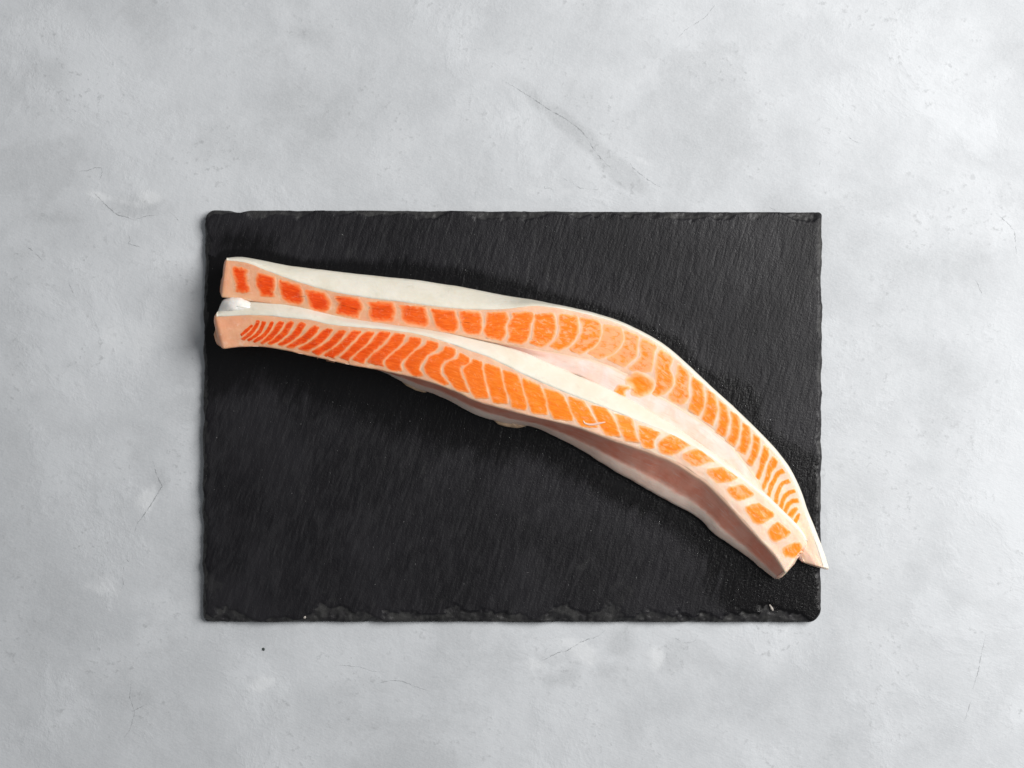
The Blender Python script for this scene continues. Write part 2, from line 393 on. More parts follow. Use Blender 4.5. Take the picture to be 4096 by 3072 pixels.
LA = [(872,1250),(900,1234),(1003,1208),(1125,1213),(1198,1225),(1306,1253),(1415,1277),(1545,1298),(1689,1316),(1780,1329),(1870,1349),(1942,1365),(2015,1385),
      (2100,1414),(2217,1467),(2325,1512),(2434,1559),(2542,1614),(2608,1656),(2717,1721),(2825,1795),(2925,1868),(2998,1926),(3052,1970),(3124,2042),(3179,2097),(3215,2136),(3227,2170)]
LB = [(866,1266),(945,1262),(1053,1260),(1125,1269),(1234,1279),(1342,1302),(1451,1311),(1545,1318),(1653,1333),(1725,1349),(1798,1373),(1870,1400),(1942,1423),(2015,1459),
      (2087,1495),(2200,1546),(2325,1596),(2434,1637),(2542,1681),(2651,1722),(2740,1762),(2810,1804),(2870,1845),(2925,1884),(2998,1938),(3070,1996),(3142,2064),(3197,2120),(3222,2164)]
LC = [(901,1394),(974,1385),(1053,1386),(1162,1405),(1270,1430),(1379,1456),(1487,1474),(1545,1486),(1624,1503),(1697,1521),(1762,1542),(1834,1571),(1906,1607),(1979,1625),
      (2051,1644),(2123,1665),(2217,1686),(2307,1706),(2398,1741),(2488,1768),(2600,1806),(2664,1829),(2726,1857),(2758,1879),(2795,1905),(2830,1928),(2862,1961),(2915,2014),(2947,2052),(2985,2094),(3034,2151),(3088,2209),(3121,2252),(3137,2287)]
LD = [(897,1386),(974,1379),(1053,1380),(1162,1399),(1270,1424),(1379,1450),(1487,1470),(1545,1488),(1600,1520),(1646,1543),(1700,1562),(1744,1575),(1816,1607),(1888,1651),(1961,1676),(2040,1692),
      (2116,1700),(2163,1713),(2217,1742),(2289,1775),(2362,1818),(2452,1876),(2542,1927),(2615,1970),(2687,2010),(2759,2044),(2803,2073),(2853,2129),(2907,2165),(2962,2201),(3016,2245),(3059,2281),(3100,2312)]

# ------------------------------------------------------------------ slate board
CORN = {'tl': (817, 840), 'tr': (3290, 848), 'br': (3285, 2491), 'bl': (807, 2490)}
def build_slate():
    nx, ny = 420, 290
    # denser rows near the rim
    a = np.linspace(0, 1, nx); b = np.linspace(0, 1, ny)
    Aa, Bb = np.meshgrid(a, b, indexing='ij')
    c = {k: P(*v, T)[:2] for k, v in CORN.items()}
    lx, ly = 302.0, 200.0
    # rounded corners in a unit-ish square measured in mm
    U = Aa * lx; W = Bb * ly                      # W=0 is the bottom edge
    def round_corner(U, W, cx, cy, sx, sy, r):
        p = (sx * (U - cx) + r) / r; q = (sy * (W - cy) + r) / r
        m = (p > 0) & (q > 0)
        pp, qq = np.clip(p, 0, 1), np.clip(q, 0, 1)
        nu = cx + sx * (pp * np.sqrt(1 - qq ** 2 / 2) * r - r); nw = cy + sy * (qq * np.sqrt(1 - pp ** 2 / 2) * r - r)
        return np.where(m, nu, U), np.where(m, nw, W)
    dl, dr, db, dt = U.copy(), lx - U, W.copy(), ly - W     # distances to each edge
    U, W = round_corner(U, W, 0, ly, -1, 1, 4.5)
    U, W = round_corner(U, W, lx, ly, 1, 1, 1.6)
    U, W = round_corner(U, W, lx, 0, 1, -1, 6.5)
    U, W = round_corner(U, W, 0, 0, -1, -1, 3.2)
    fall = lambda d: np.clip(1 - d / 7, 0, 1) ** 1.5
    tU = U.copy(); tW = W.copy()
    U = U + fall(dl) * (0.9 * vn.fbm(tW / 11, tW * 0 + 3, 4) + 0.16 * vn2.fbm(tW / 3.5, tW * 0 + 8, 2)) + fall(dr) * (0.55 * vn.fbm(tW / 8, tW * 0 + 9, 4) + 0.16 * vn2.fbm(tW / 3.5, tW * 0 + 5, 2))
    W = W + fall(db) * (0.18 * vn.fbm(tU / 9, tU * 0 + 21, 4)) + fall(dt) * (0.22 * vn.fbm(tU / 10, tU * 0 + 13, 4))
    # a small bite in the top edge near the left corner
    W = W - fall(dt) * 1.1 * np.exp(-((tU - 17) / 3.5) ** 2)
    # chipped, flaked rim: many small scoops with a sharp inner lip
    Z = np.full_like(U, T); chip = np.zeros_like(U)
    r = np.random.default_rng(5)
    def scoops(dist, along, length, n, dmin, dmax, wmin, wmax, zmin, zmax, slant):
        nonlocal Z, chip
        for _ in range(n):
            s0 = r.uniform(-2, length + 2); hw = r.uniform(wmin, wmax); dep = r.uniform(dmin, dmax); dz = r.uniform(zmin, zmax); sl = r.uniform(-slant, slant) + slant * 0.5
            s = (along + sl * dist - s0) / hw
            lip = dep * np.clip(1 - np.abs(s) ** r.uniform(1.2, 2.4), 0, 1) * (1 + 0.25 * vn2(along / 1.7, dist / 1.7 + s0))
            k = np.clip((lip - dist) / np.maximum(dep, 1e-3), 0, 1)
            drop = dz * (0.34 * (k > 0.01) + 0.66 * k ** 0.8)
            Z = np.minimum(Z, T - drop * (0.85 + 0.3 * vn(along / 1.3, dist / 0.9 + s0)))
            chip = np.maximum(chip, np.clip(k * 3, 0, 1))
    scoops(db, tU, lx, 60, 1.5, 6.0, 4, 13, 0.6, 3.0, 1.1)
    scoops(db, tU, lx, 16, 5.5, 9.5, 6, 14, 0.6, 1.8, 1.2)
    scoops(dt, tU, lx, 60, 1.0, 4.6, 4, 13, 0.5, 2.4, 0.7)
    scoops(dl, tW, ly, 52, 0.9, 2.8, 4, 12, 0.5, 2.4, 0.5)
    scoops(dr, tW, ly, 40, 0.8, 2.6, 4, 14, 0.3, 1.6, 0.4)
    rim = np.minimum(np.minimum(dl, dr), np.minimum(db, dt))
    Z = Z - 0.5 * np.clip(1 - rim / 0.8, 0, 1) + np.where(chip > 0, 0.14, 0.0) * vn2.fbm(tU / 1.4, tW / 1.4, 3)
    th = math.radians(17); gx = tU * math.cos(th) - tW * math.sin(th); gy = tU * math.sin(th) + tW * math.cos(th)
    Z = Z + 0.05 * (vn.fbm(gx / 2.2, gy / 16, 3) - 0.6) * (rim > 0.3)
    Z = np.clip(Z, 1.0, T)
    # back to the photographed quadrilateral
    s = (U / lx)[..., None]; t = (W / ly)[..., None]
    XY = (c['bl'] * (1 - s) + c['br'] * s) * (1 - t) + (c['tl'] * (1 - s) + c['tr'] * s) * t
    # wetness plus painted fish shadow: distance to the fish against the local dark border width
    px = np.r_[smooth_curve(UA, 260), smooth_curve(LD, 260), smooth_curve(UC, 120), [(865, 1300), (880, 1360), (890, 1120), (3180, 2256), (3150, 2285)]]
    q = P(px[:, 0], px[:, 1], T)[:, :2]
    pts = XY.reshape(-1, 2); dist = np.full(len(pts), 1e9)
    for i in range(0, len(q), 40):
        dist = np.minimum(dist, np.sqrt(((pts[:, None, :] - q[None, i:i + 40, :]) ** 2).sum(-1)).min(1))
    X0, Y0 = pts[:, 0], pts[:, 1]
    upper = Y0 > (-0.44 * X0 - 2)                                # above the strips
    w = np.where(upper, 5.5 + 4.5 * sstep(-110, -40, X0) * sstep(30, -10, X0), 23.0 - 9.0 * sstep(-60, 60, X0))  # wide lower border also paints the shadow the strips cast
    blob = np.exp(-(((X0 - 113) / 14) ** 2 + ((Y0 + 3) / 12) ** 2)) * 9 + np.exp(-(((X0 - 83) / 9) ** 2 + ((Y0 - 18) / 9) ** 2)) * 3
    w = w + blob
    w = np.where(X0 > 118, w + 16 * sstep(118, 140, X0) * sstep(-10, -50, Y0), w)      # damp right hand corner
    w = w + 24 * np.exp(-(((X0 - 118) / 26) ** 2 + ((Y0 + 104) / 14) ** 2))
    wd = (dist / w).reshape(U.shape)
    # damp patch in the upper left corner
    wd = np.minimum(wd, 0.55 + np.hypot((tU - 14) / 16, (ly - tW - 14) / 7) * 0.5)
    V = np.concatenate([XY, Z[..., None]], -1).reshape(-1, 3)
    F = grid_faces(nx, ny)
    idx = np.arange(nx * ny).reshape(nx, ny)
    loop = np.r_[idx[:-1, 0], idx[-1, :-1], idx[:0:-1, -1], idx[0, :0:-1]]     # counter-clockwise rim
    n0 = len(V); L = len(loop)
    rings = []
    for k, (f, o) in enumerate(((0.5, 0.18), (1.0, -0.25))):
        ring = V[loop].copy(); cx = ring[:, :2].mean(0)
        dv = ring[:, :2] - cx; dv = dv / np.hypot(*dv.T)[:, None]
        ring[:, :2] += dv * (o + 0.25 * vn.fbm(ring[:, :1] / 3, ring[:, 1:2] / 3 + 40 * k, 2))
        ring[:, 2] = V[loop][:, 2] * (1 - f)
        rings.append(ring)
    V = np.vstack([V] + rings + [[[0, 0, 0.0]]])
    j = np.arange(L); j2 = (j + 1) % L
    wall1 = np.stack([loop, n0 + j, n0 + j2, loop[j2]], -1)
    wall2 = np.stack([n0 + j, n0 + L + j, n0 + L + j2, n0 + j2], -1)
    F = np.vstack([F, wall1, wall2])
    at = lambda A, rimv: np.r_[A.ravel(), A.ravel()[loop], A.ravel()[loop], rimv]
    o = mesh_obj('slate_board', V, F, M_SLATE, attrs={'wet_shade_distance': at(wd, 3.0), 'chip': at(chip, 1.0)})
    o.data.polygons.foreach_set('use_smooth', np.r_[np.ones((nx - 1) * (ny - 1), bool), np.zeros(2 * L, bool)])
    return tag(o, 'black rectangular slate serving board with flaked edges lying on the grey table', 'slate board')
slate = build_slate()

# ------------------------------------------------------------------ salmon belly strips
NU = 340
def make_strip(name, label, A, B, C, Dl, hA, hB, hC, hE, hD, eFrac, base_in, cap_left, cap_right, lit, seed, rim_in=None, tuck=0.8, bulge=0.0, ledge=0.9, thick=0.4):
    """lofts a belly strip: skin wall (ground -> A -> B), cut face (B -> C), lining (C -> E -> D -> ground)"""
    u = np.linspace(0, 1, NU)
    cA, cB, cC, cD = [smooth_curve(x, NU) for x in (A, B, C, Dl)]
    wob = lambda k, s: 0.9 * vn.fbm(u * 60 + seed * 7, u * 0 + k * 5.3, 3) * s
    if rim_in is not None:
        f = hfun(rim_in, u)[:, None]; cB = cA + (cB - cA) * f
    zA, zB, zC, zE, zD = [T + hfun(h, u) for h in (hA, hB, hC, hE, hD)]
    pB = P(cB[:, 0] + wob(1, 2.0), cB[:, 1] + wob(2, 2.0), zB); pC = P(cC[:, 0] + wob(3, 2.5), cC[:, 1] + wob(4, 2.5), zC)
    pA = P(cA[:, 0] + wob(5, 1.5), cA[:, 1] + wob(6, 1.5), zA); pD = P(cD[:, 0] + wob(7, 3), cD[:, 1] + wob(8, 3), zD)
    nin = pC[:, :2] - pB[:, :2]; nin /= np.hypot(*nin.T)[:, None]
    ef = hfun(eFrac, u)[:, None]
    pE = np.concatenate([pC[:, :2] * (1 - ef) + pD[:, :2] * ef, zE[:, None]], 1)
    bi = hfun(base_in, u)[:, None]
    pG = np.concatenate([pA[:, :2] + nin * bi, np.full((NU, 1), T + 0.0)], 1)
    pH = np.concatenate([pD[:, :2] - nin * 0.9, np.full((NU, 1), T + 0.0)], 1)
    def bez(p0, p1, p2, n, end=False):
        t = np.linspace(0, 1, n, endpoint=end)[None, :, None]
        return (1 - t) ** 2 * p0[:, None] + 2 * t * (1 - t) * p1[:, None] + t * t * p2[:, None]
    mid_skin = pA * 0.45 + pB * 0.55
    mid_skin[:, 2] += 0.18 * np.abs(zB - zA); mid_skin[:, :2] -= nin * 0.6
    gA = pG * 0.5 + pA * 0.5; gA[:, :2] -= nin * 0.9
    n1, n2, n3, n4, n5, n6 = 6, 10, 26, 9, 8, 4
    s1 = bez(pG, gA, pA, n1); s2 = bez(pA, mid_skin, pB, n2)
    t = np.linspace(0, 1, n3, endpoint=False)[None, :, None]
    s3 = pB[:, None] * (1 - t) + pC[:, None] * t
    tt = t[..., 0]
    s3[:, :, 2] += 0.55 * (1 - (2 * tt - 1) ** 2) + 0.35 * vn2.fbm(u[:, None] * 40 + seed, tt * 3, 3)
    mCE = pC * 0.4 + pE * 0.6; mCE[:, :2] -= nin * tuck; mCE[:, 2] += bulge
    s4 = bez(pC, mCE, pE, n4)
    mED = pE * 0.5 + pD * 0.5; mED[:, 2] += ledge
    s5 = bez(pE, mED, pD, n5)
    s6 = bez(pD, pD * 0.5 + pH * 0.5, pH, n6, True)
    R = np.concatenate([s1, s2, s3, s4, s5, s6], 1)
    nv = R.shape[1]
    iA, iB, iC, iE, iD = n1, n1 + n2, n1 + n2 + n3, n1 + n2 + n3 + n4, n1 + n2 + n3 + n4 + n5
    lump = vn2.fbm(u[:, None] * 30 + seed * 3, np.linspace(0, 1, nv)[None, :] * 6, 3)
    R[:, iC + 1:iD, 2] += 0.45 * lump[:, iC + 1:iD]
    R[:, 1:iB - 1, 2] += 0.18 * lump[:, 1:iB - 1]
    R[:, :, 2] = np.maximum(R[:, :, 2], T + 0.0)
    org = np.r_[R[NU // 2, :, :2].mean(0), T]
    root = empty(name, org); tag(root, label, 'salmon', 'salmon belly strips on the slate')
    # ---- flesh: the closed body with rounded ends
    along = np.repeat(u[:, None], nv, 1)
    rings = [R[i] for i in range(NU)]; al = [along[i] for i in range(NU)]
    def cap(ring, nxt, out, k=5, zs=0.75):
        cen = ring.mean(0); cen[2] = ring[:, 2].max() * 0.55 + T * 0.45
        d = ring.mean(0) - nxt.mean(0); d[2] = 0; d /= np.linalg.norm(d)
        res = []
        for i in range(1, k + 1):
            a = i / k * math.pi / 2
            sc = (0.0005 if i == k else math.cos(a) ** 0.6)
            r2 = cen + (ring - cen) * sc
            r2[:, 2] = np.maximum(r2[:, 2], T)
            hgt = (ring[:, 2] - T) / max(ring[:, 2].max() - T, 1e-3)
            r2[:, :2] += d[:2] * (out * math.sin(a) * (1.0 - zs * 0.55 * hgt))[:, None] if isinstance(hgt, np.ndarray) else 0
            res.append(r2)
        return res
    cl = cap(R[0], R[3], cap_left); cr = cap(R[-1], R[-4], cap_right)
    allr = np.array(cl[::-1] + rings + cr)
    ala = np.r_[np.zeros((len(cl), nv)), along, np.ones((len(cr), nv))]
    F = grid_faces(len(allr), nv, True)
    fl = mesh_obj('flesh', allr.reshape(-1, 3), F[:, ::-1], M_FAT, root, {'along': ala.ravel()}, origin=org)
    # ---- skin and lining: thin closed shells over the body
    def normals(G):
        du = np.gradient(G, axis=0); dv = np.gradient(G, axis=1)
        n = np.cross(dv, du); return n / np.maximum(np.linalg.norm(n, axis=2, keepdims=True), 1e-9)
    def shell(pname, j0, j1, mat, tout, tin, attrs, edge_fade=None):
        G = R[:, j0:j1 + 1].copy(); n = normals(G)
        cen = R.mean(1)[:, None]
        if ((G - cen) * n).sum() < 0: n = -n
        f = np.ones((NU, j1 - j0 + 1, 1))
        if edge_fade is not None: f = f * edge_fade[None, :, None]
        top = G + n * tout * f; bot = G - n * tin
        top[:, :, 2] = np.maximum(top[:, :, 2], T + 0.02)
        m = j1 - j0 + 1
        loop = np.concatenate([top, bot[:, ::-1]], 1)
        V = loop.reshape(-1, 3); Fq = grid_faces(NU, 2 * m, True)
        # end lids
        lids = []
        for i in (0, NU - 1):
            for j in range(m - 1):
                q = [i * 2 * m + j, i * 2 * m + j + 1, i * 2 * m + 2 * m - 2 - j, i * 2 * m + 2 * m - 1 - j]
                lids.append(q if i == 0 else q[::-1])
        Fq = np.vstack([Fq[:, ::-1], np.array(lids)])
        ad = {}
        for k_, a_ in attrs.items():
            ad[k_] = np.concatenate([a_, a_[:, ::-1]], 1).ravel()
        o = mesh_obj(pname, V, Fq, mat, root, ad, origin=org)
        sm_ = np.ones(len(Fq), bool); jj = np.tile(np.arange(2 * m), NU - 1); sm_[:len(jj)] = (jj != m - 1) & (jj != 2 * m - 1); sm_[len(jj):] = False
        o.data.polygons.foreach_set('use_smooth', sm_)
        return o
    vsk = np.repeat(np.linspace(0, 1, iB + 1)[None, :], NU, 0)
    shell('skin', 0, iB, M_SKIN, 0.5, 0.45, {'skin_v': vsk}, np.r_[np.ones(iB - 2), 0.85, 0.5, 0.04])
    m2 = iD + 2 - iC + 1
    vl = np.repeat(np.linspace(0, 1.25, m2)[None, :], NU, 0)
    fade = np.r_[np.linspace(0.0, 0.9, 6), np.ones(m2 - 7), 0.7]
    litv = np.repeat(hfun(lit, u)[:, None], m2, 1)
    shell('lining', iC, iD + 2, M_LINING, thick, 0.3, {'lining_v': vl, 'along': along[:, :m2], 'lit_side': litv}, fade)
    bvh = BVHTree.FromPolygons([Vector(v) for v in allr.reshape(-1, 3)], [tuple(int(x) for x in f) for f in F[:, ::-1]])
    mid = smooth_curve((np.array(cB) + np.array(cC)) / 2, NU)
    return root, org, bvh, mid

lower, lorg, lbvh, lmid = make_strip(
    'salmon_strip', 'lower salmon belly strip in front, shadowed pink lining showing along its underside',
    LA, LB, LC, LD,
    hA=[(0, 17), (.3, 17), (.6, 15), (.85, 14), (1, 12)], hB=[(0, 21), (.2, 24), (.6, 25), (.85, 22), (1, 18)],
    hC=[(0, 19), (.2, 22), (.6, 24), (.85, 21), (1, 17)], hE=[(0, 9), (.4, 9), (.8, 8), (1, 7)], hD=[(0, 4), (.5, 3.2), (1, 2.8)],
    eFrac=[(0, .5), (.3, .45), (.6, .62), (1, .70)], base_in=[(0, 3), (.5, 5), (1, 4)], cap_left=4.6, cap_right=3.2,
    lit=[(0, 0), (1, 0)], seed=1)

# lining line of the back strip: hidden under the front strip on the left, showing on the right
_c = smooth_curve(UC, 60); _b = smooth_curve(UB, 60)
_n = _c - _b; _n /= np.hypot(*_n.T)[:, None]
_u = np.linspace(0, 1, 60)
UD = [tuple(p) for p in _c + _n * np.interp(_u, [0, .38, .5, .6, .75, .9, 1], [-4, -2, 60, 98, 92, 60, 14])[:, None]]
upper, uorg, ubvh, umid = make_strip(
    'salmon_strip', 'upper salmon belly strip behind, broad white skin along its far side, tip overhanging the board',
    UA, UB, UC, UD,
    hA=[(0, 13), (.3, 9), (.45, 8), (.55, 9), (.75, 7), (.9, 5), (1, 3)], hB=[(0, 19), (.3, 21), (.45, 20), (.55, 18), (.75, 16), (.9, 12), (1, 7)],
    hC=[(0, 18), (.3, 19), (.45, 18), (.55, 16), (.75, 13.5), (.9, 10), (1, 5.5)], hE=[(0, 9), (.4, 13), (.48, 16.6), (.55, 15.7), (.65, 14.6), (.75, 13.0), (.9, 9.3), (1, 4.5)],
    hD=[(0, 4), (.4, 7), (.48, 15.2), (.55, 14.8), (.65, 13.6), (.75, 12), (.9, 7.8), (1, 2)],
    eFrac=[(0, .5), (1, .5)], base_in=[(0, 3), (.5, 4), (.8, 4), (1, 2)], cap_left=2.6, cap_right=1.2,
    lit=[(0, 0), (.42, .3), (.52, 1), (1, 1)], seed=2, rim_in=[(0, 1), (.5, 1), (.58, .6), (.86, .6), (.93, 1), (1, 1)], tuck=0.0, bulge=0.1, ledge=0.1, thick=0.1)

# ------------------------------------------------------------------ muscle segments, each a block set in the fat
CROP = {'G1': (850,1220,5.53),'G2': (1200,1260,5.53),'G3': (1550,1300,5.53),'G4': (1850,1400,5.53),'G5': (2200,1520,5.53),'G6': (2550,1640,5.53),'G7': (2850,1900,3.686),
        'H1': (870,1010,5.53),'H2': (1250,1080,5.53),'H3': (1630,1130,5.53),'H4': (2000,1180,5.53),'H5': (2350,1240,5.53),'H6': (2400,1420,5.53),'H7': (2700,1450,4.424),'H8': (2850,1720,4.1475)}
# measured drawing of each block: (sheet, left border, right border, softness, paleness)
LOW = [
 ('G1',[(860,440),(740,540),(620,660)],[(900,450),(800,560),(640,690)],1.0,0),
 ('G1',[(970,350),(950,430),(850,570),(740,680),(620,765)],[(1040,350),(1010,450),(940,570),(850,660),(700,770)],.8,0),
 ('G1',[(1110,360),(1070,480),(1000,590),(900,690),(760,780)],[(1185,370),(1130,500),(1060,620),(970,700),(800,800)],.8,0),
 ('G1',[(1300,360),(1230,500),(1140,620),(1050,700),(890,810)],[(1350,370),(1310,490),(1220,630),(1110,740),(930,830)],.7,0),
 ('G1',[(1490,360),(1410,450),(1350,560),(1230,690),(1050,850)],[(1580,380),(1520,500),(1420,640),(1290,760),(1090,860)],.6,0),
 ('G1',[(1730,360),(1640,420),(1600,520),(1490,650),(1350,760),(1200,870)],[(1800,380),(1740,510),(1640,650),(1500,770),(1290,880)],.6,0),
 ('G1',[(1990,390),(1890,430),(1830,560),(1720,680),(1560,800),(1430,890)],[(2060,420),(1990,550),(1890,680),(1760,790),(1540,900)],.6,0),
 ('G2',[(330,235),(230,300),(120,420),(0,520),(-140,600),(-320,720)],[(430,260),(340,400),(220,520),(110,600),(0,640),(-180,730)],.6,0),
 ('G2',[(620,305),(500,360),(390,480),(260,580),(130,660),(0,730),(-70,770)],[(730,310),(640,440),(530,560),(400,670),(260,740),(170,800)],.6,0),
 ('G2',[(880,350),(800,410),(700,530),(570,630),(400,740),(240,830)],[(1040,320),(960,450),(850,580),(720,700),(560,800),(390,890)],.6,0),
 ('G2',[(1200,340),(1080,430),(970,560),(850,670),(700,770),(490,920)],[(1360,345),(1270,460),(1150,590),(1020,720),(890,840),(760,920),(740,1000)],.6,0),
 ('G2',[(1490,375),(1380,440),(1270,570),(1150,690),(1010,830),(860,960)],[(1660,360),(1570,500),(1450,650),(1300,780),(1160,890),(1080,960),(1070,1040)],.6,0),
 ('G2',[(1790,370),(1700,450),(1590,610),(1450,730),(1280,850),(1150,1010)],[(2010,375),(1930,500),(1830,620),(1680,750),(1540,870),(1430,980),(1390,1090)],.6,0),
 ('G2',[(2110,400),(2040,490),(1930,640),(1760,780),(1600,890),(1490,1060)],[(2315,421),(2275,571),(2135,721),(1965,861),(1840,980),(1810,1070),(1860,1190)],.6,0),
 ('G3',[(510,265),(470,370),(330,500),(180,600),(30,720),(-50,840),(30,960),(130,1000)],[(745,280),(700,420),(570,560),(430,680),(300,800),(260,880),(310,1030)],.6,0),
 ('G3',[(900,340),(860,440),(680,550),(540,650),(430,780),(380,900),(450,1000),(600,1130)],[(1110,400),(1100,500),(1020,580),(880,640),(780,780),(700,900),(690,1000),(790,1150)],.6,0),
 ('G3',[(1280,465),(1240,580),(1080,660),(930,700),(880,820),(820,930),(870,1080),(1000,1180),(1250,1310)],[(1490,530),(1490,660),(1400,740),(1260,780),(1190,870),(1150,980),(1180,1120),(1370,1330)],.6,.05),
 ('G3',[(1610,600),(1590,710),(1540,760),(1350,820),(1270,910),(1260,1030),(1350,1180),(1480,1360),(1570,1440)],[(1800,720),(1800,830),(1740,870),(1620,900),(1590,1000),(1640,1150),(1720,1330),(1800,1510)],.6,.05),
 ('G4',[(250,200),(220,280),(80,370),(20,430),(60,560),(130,720),(210,920),(300,1050)],[(420,260),(415,390),(450,560),(500,780),(530,930),(565,1080)],.6,.1),
 ('G4',[(520,290),(490,390),(520,560),(560,760),(620,930),(700,1170)],[(800,400),(850,560),(870,700),(920,880),(960,1020),(980,1200)],.6,.1),
 ('G4',[(910,430),(920,600),(960,780),(1020,960),(1090,1130),(1110,1270)],[(1190,540),(1250,660),(1290,800),(1330,950),(1390,1110),(1410,1240),(1370,1330)],.6,.15),
 ('G4',[(1340,610),(1350,780),(1400,960),(1470,1140),(1520,1290),(1560,1390)],[(1680,790),(1750,900),(1780,1010),(1830,1090),(1830,1220),(1860,1440)],.6,.1),
 ('G4',[(1810,830),(1850,960),(1890,1090),(1890,1200),(1960,1350),(2040,1510)],[(2105,954),(2205,1024),(2265,1154),(2325,1264),(2365,1364),(2415,1464),(2415,1574)],.6,.1),
 ('G5',[(430,360),(430,480),(460,620),(520,740),(600,860),(720,1020)],[(720,470),(780,570),(870,720),(930,830),(1000,950),(1060,1080)],.6,.3),
 ('G5',[(930,530),(960,660),(1040,820),(1090,920),(1150,1060),(1270,1220)],[(1240,620),(1270,700),(1360,810),(1430,930),(1480,1080),(1540,1260)],.6,.25),
 ('G5',[(1430,700),(1500,860),(1550,1020),(1600,1160),(1690,1330)],[(1780,840),(1820,960),(1850,1110),(1890,1260),(1970,1400)],.7,.4),
 ('G6',[(40,320),(50,480),(70,640),(120,760),(190,840)],[(500,470),(430,560),(350,660),(340,760),(360,850)],.7,.5),
 ('G6',[(780,560),(600,640),(490,750),(490,880),(600,960)],[(1190,745),(1060,790),(980,850),(880,920),(760,970)],.8,.6),
 ('G6',[(1350,890),(1150,930),(980,1030),(1120,1110),(1230,1200)],[(1790,1120),(1620,1120),(1480,1150),(1400,1190),(1290,1210)],.8,.75),
 ('G6',[(1900,1290),(1720,1310),(1520,1330),(1630,1450),(1750,1580)],[(2210,1460),(2150,1520),(2060,1550),(1950,1570),(1800,1590)],.7,.65),
 ('G7',[(440,150),(320,180),(210,205),(270,280),(350,350)],[(620,265),(570,300),(520,320),(460,350),(390,360)],.7,.7),
 ('G7',[(690,430),(590,450),(480,490),(550,580),(620,690)],[(910,570),(860,620),(810,650),(750,690),(680,710)],.7,.45),
 ('G7',[(970,700),(880,760),(820,840),(850,910),(900,970)],[(1160,840),(1120,880),(1060,910),(1000,940),(940,980)],.7,.5),
 ('G7',[(1290,1000),(1180,1020),(1030,1080),(1050,1150),(1080,1210)],[(1340,1100),(1310,1150),(1270,1180),(1230,1220),(1120,1200)],.8,.35),
]
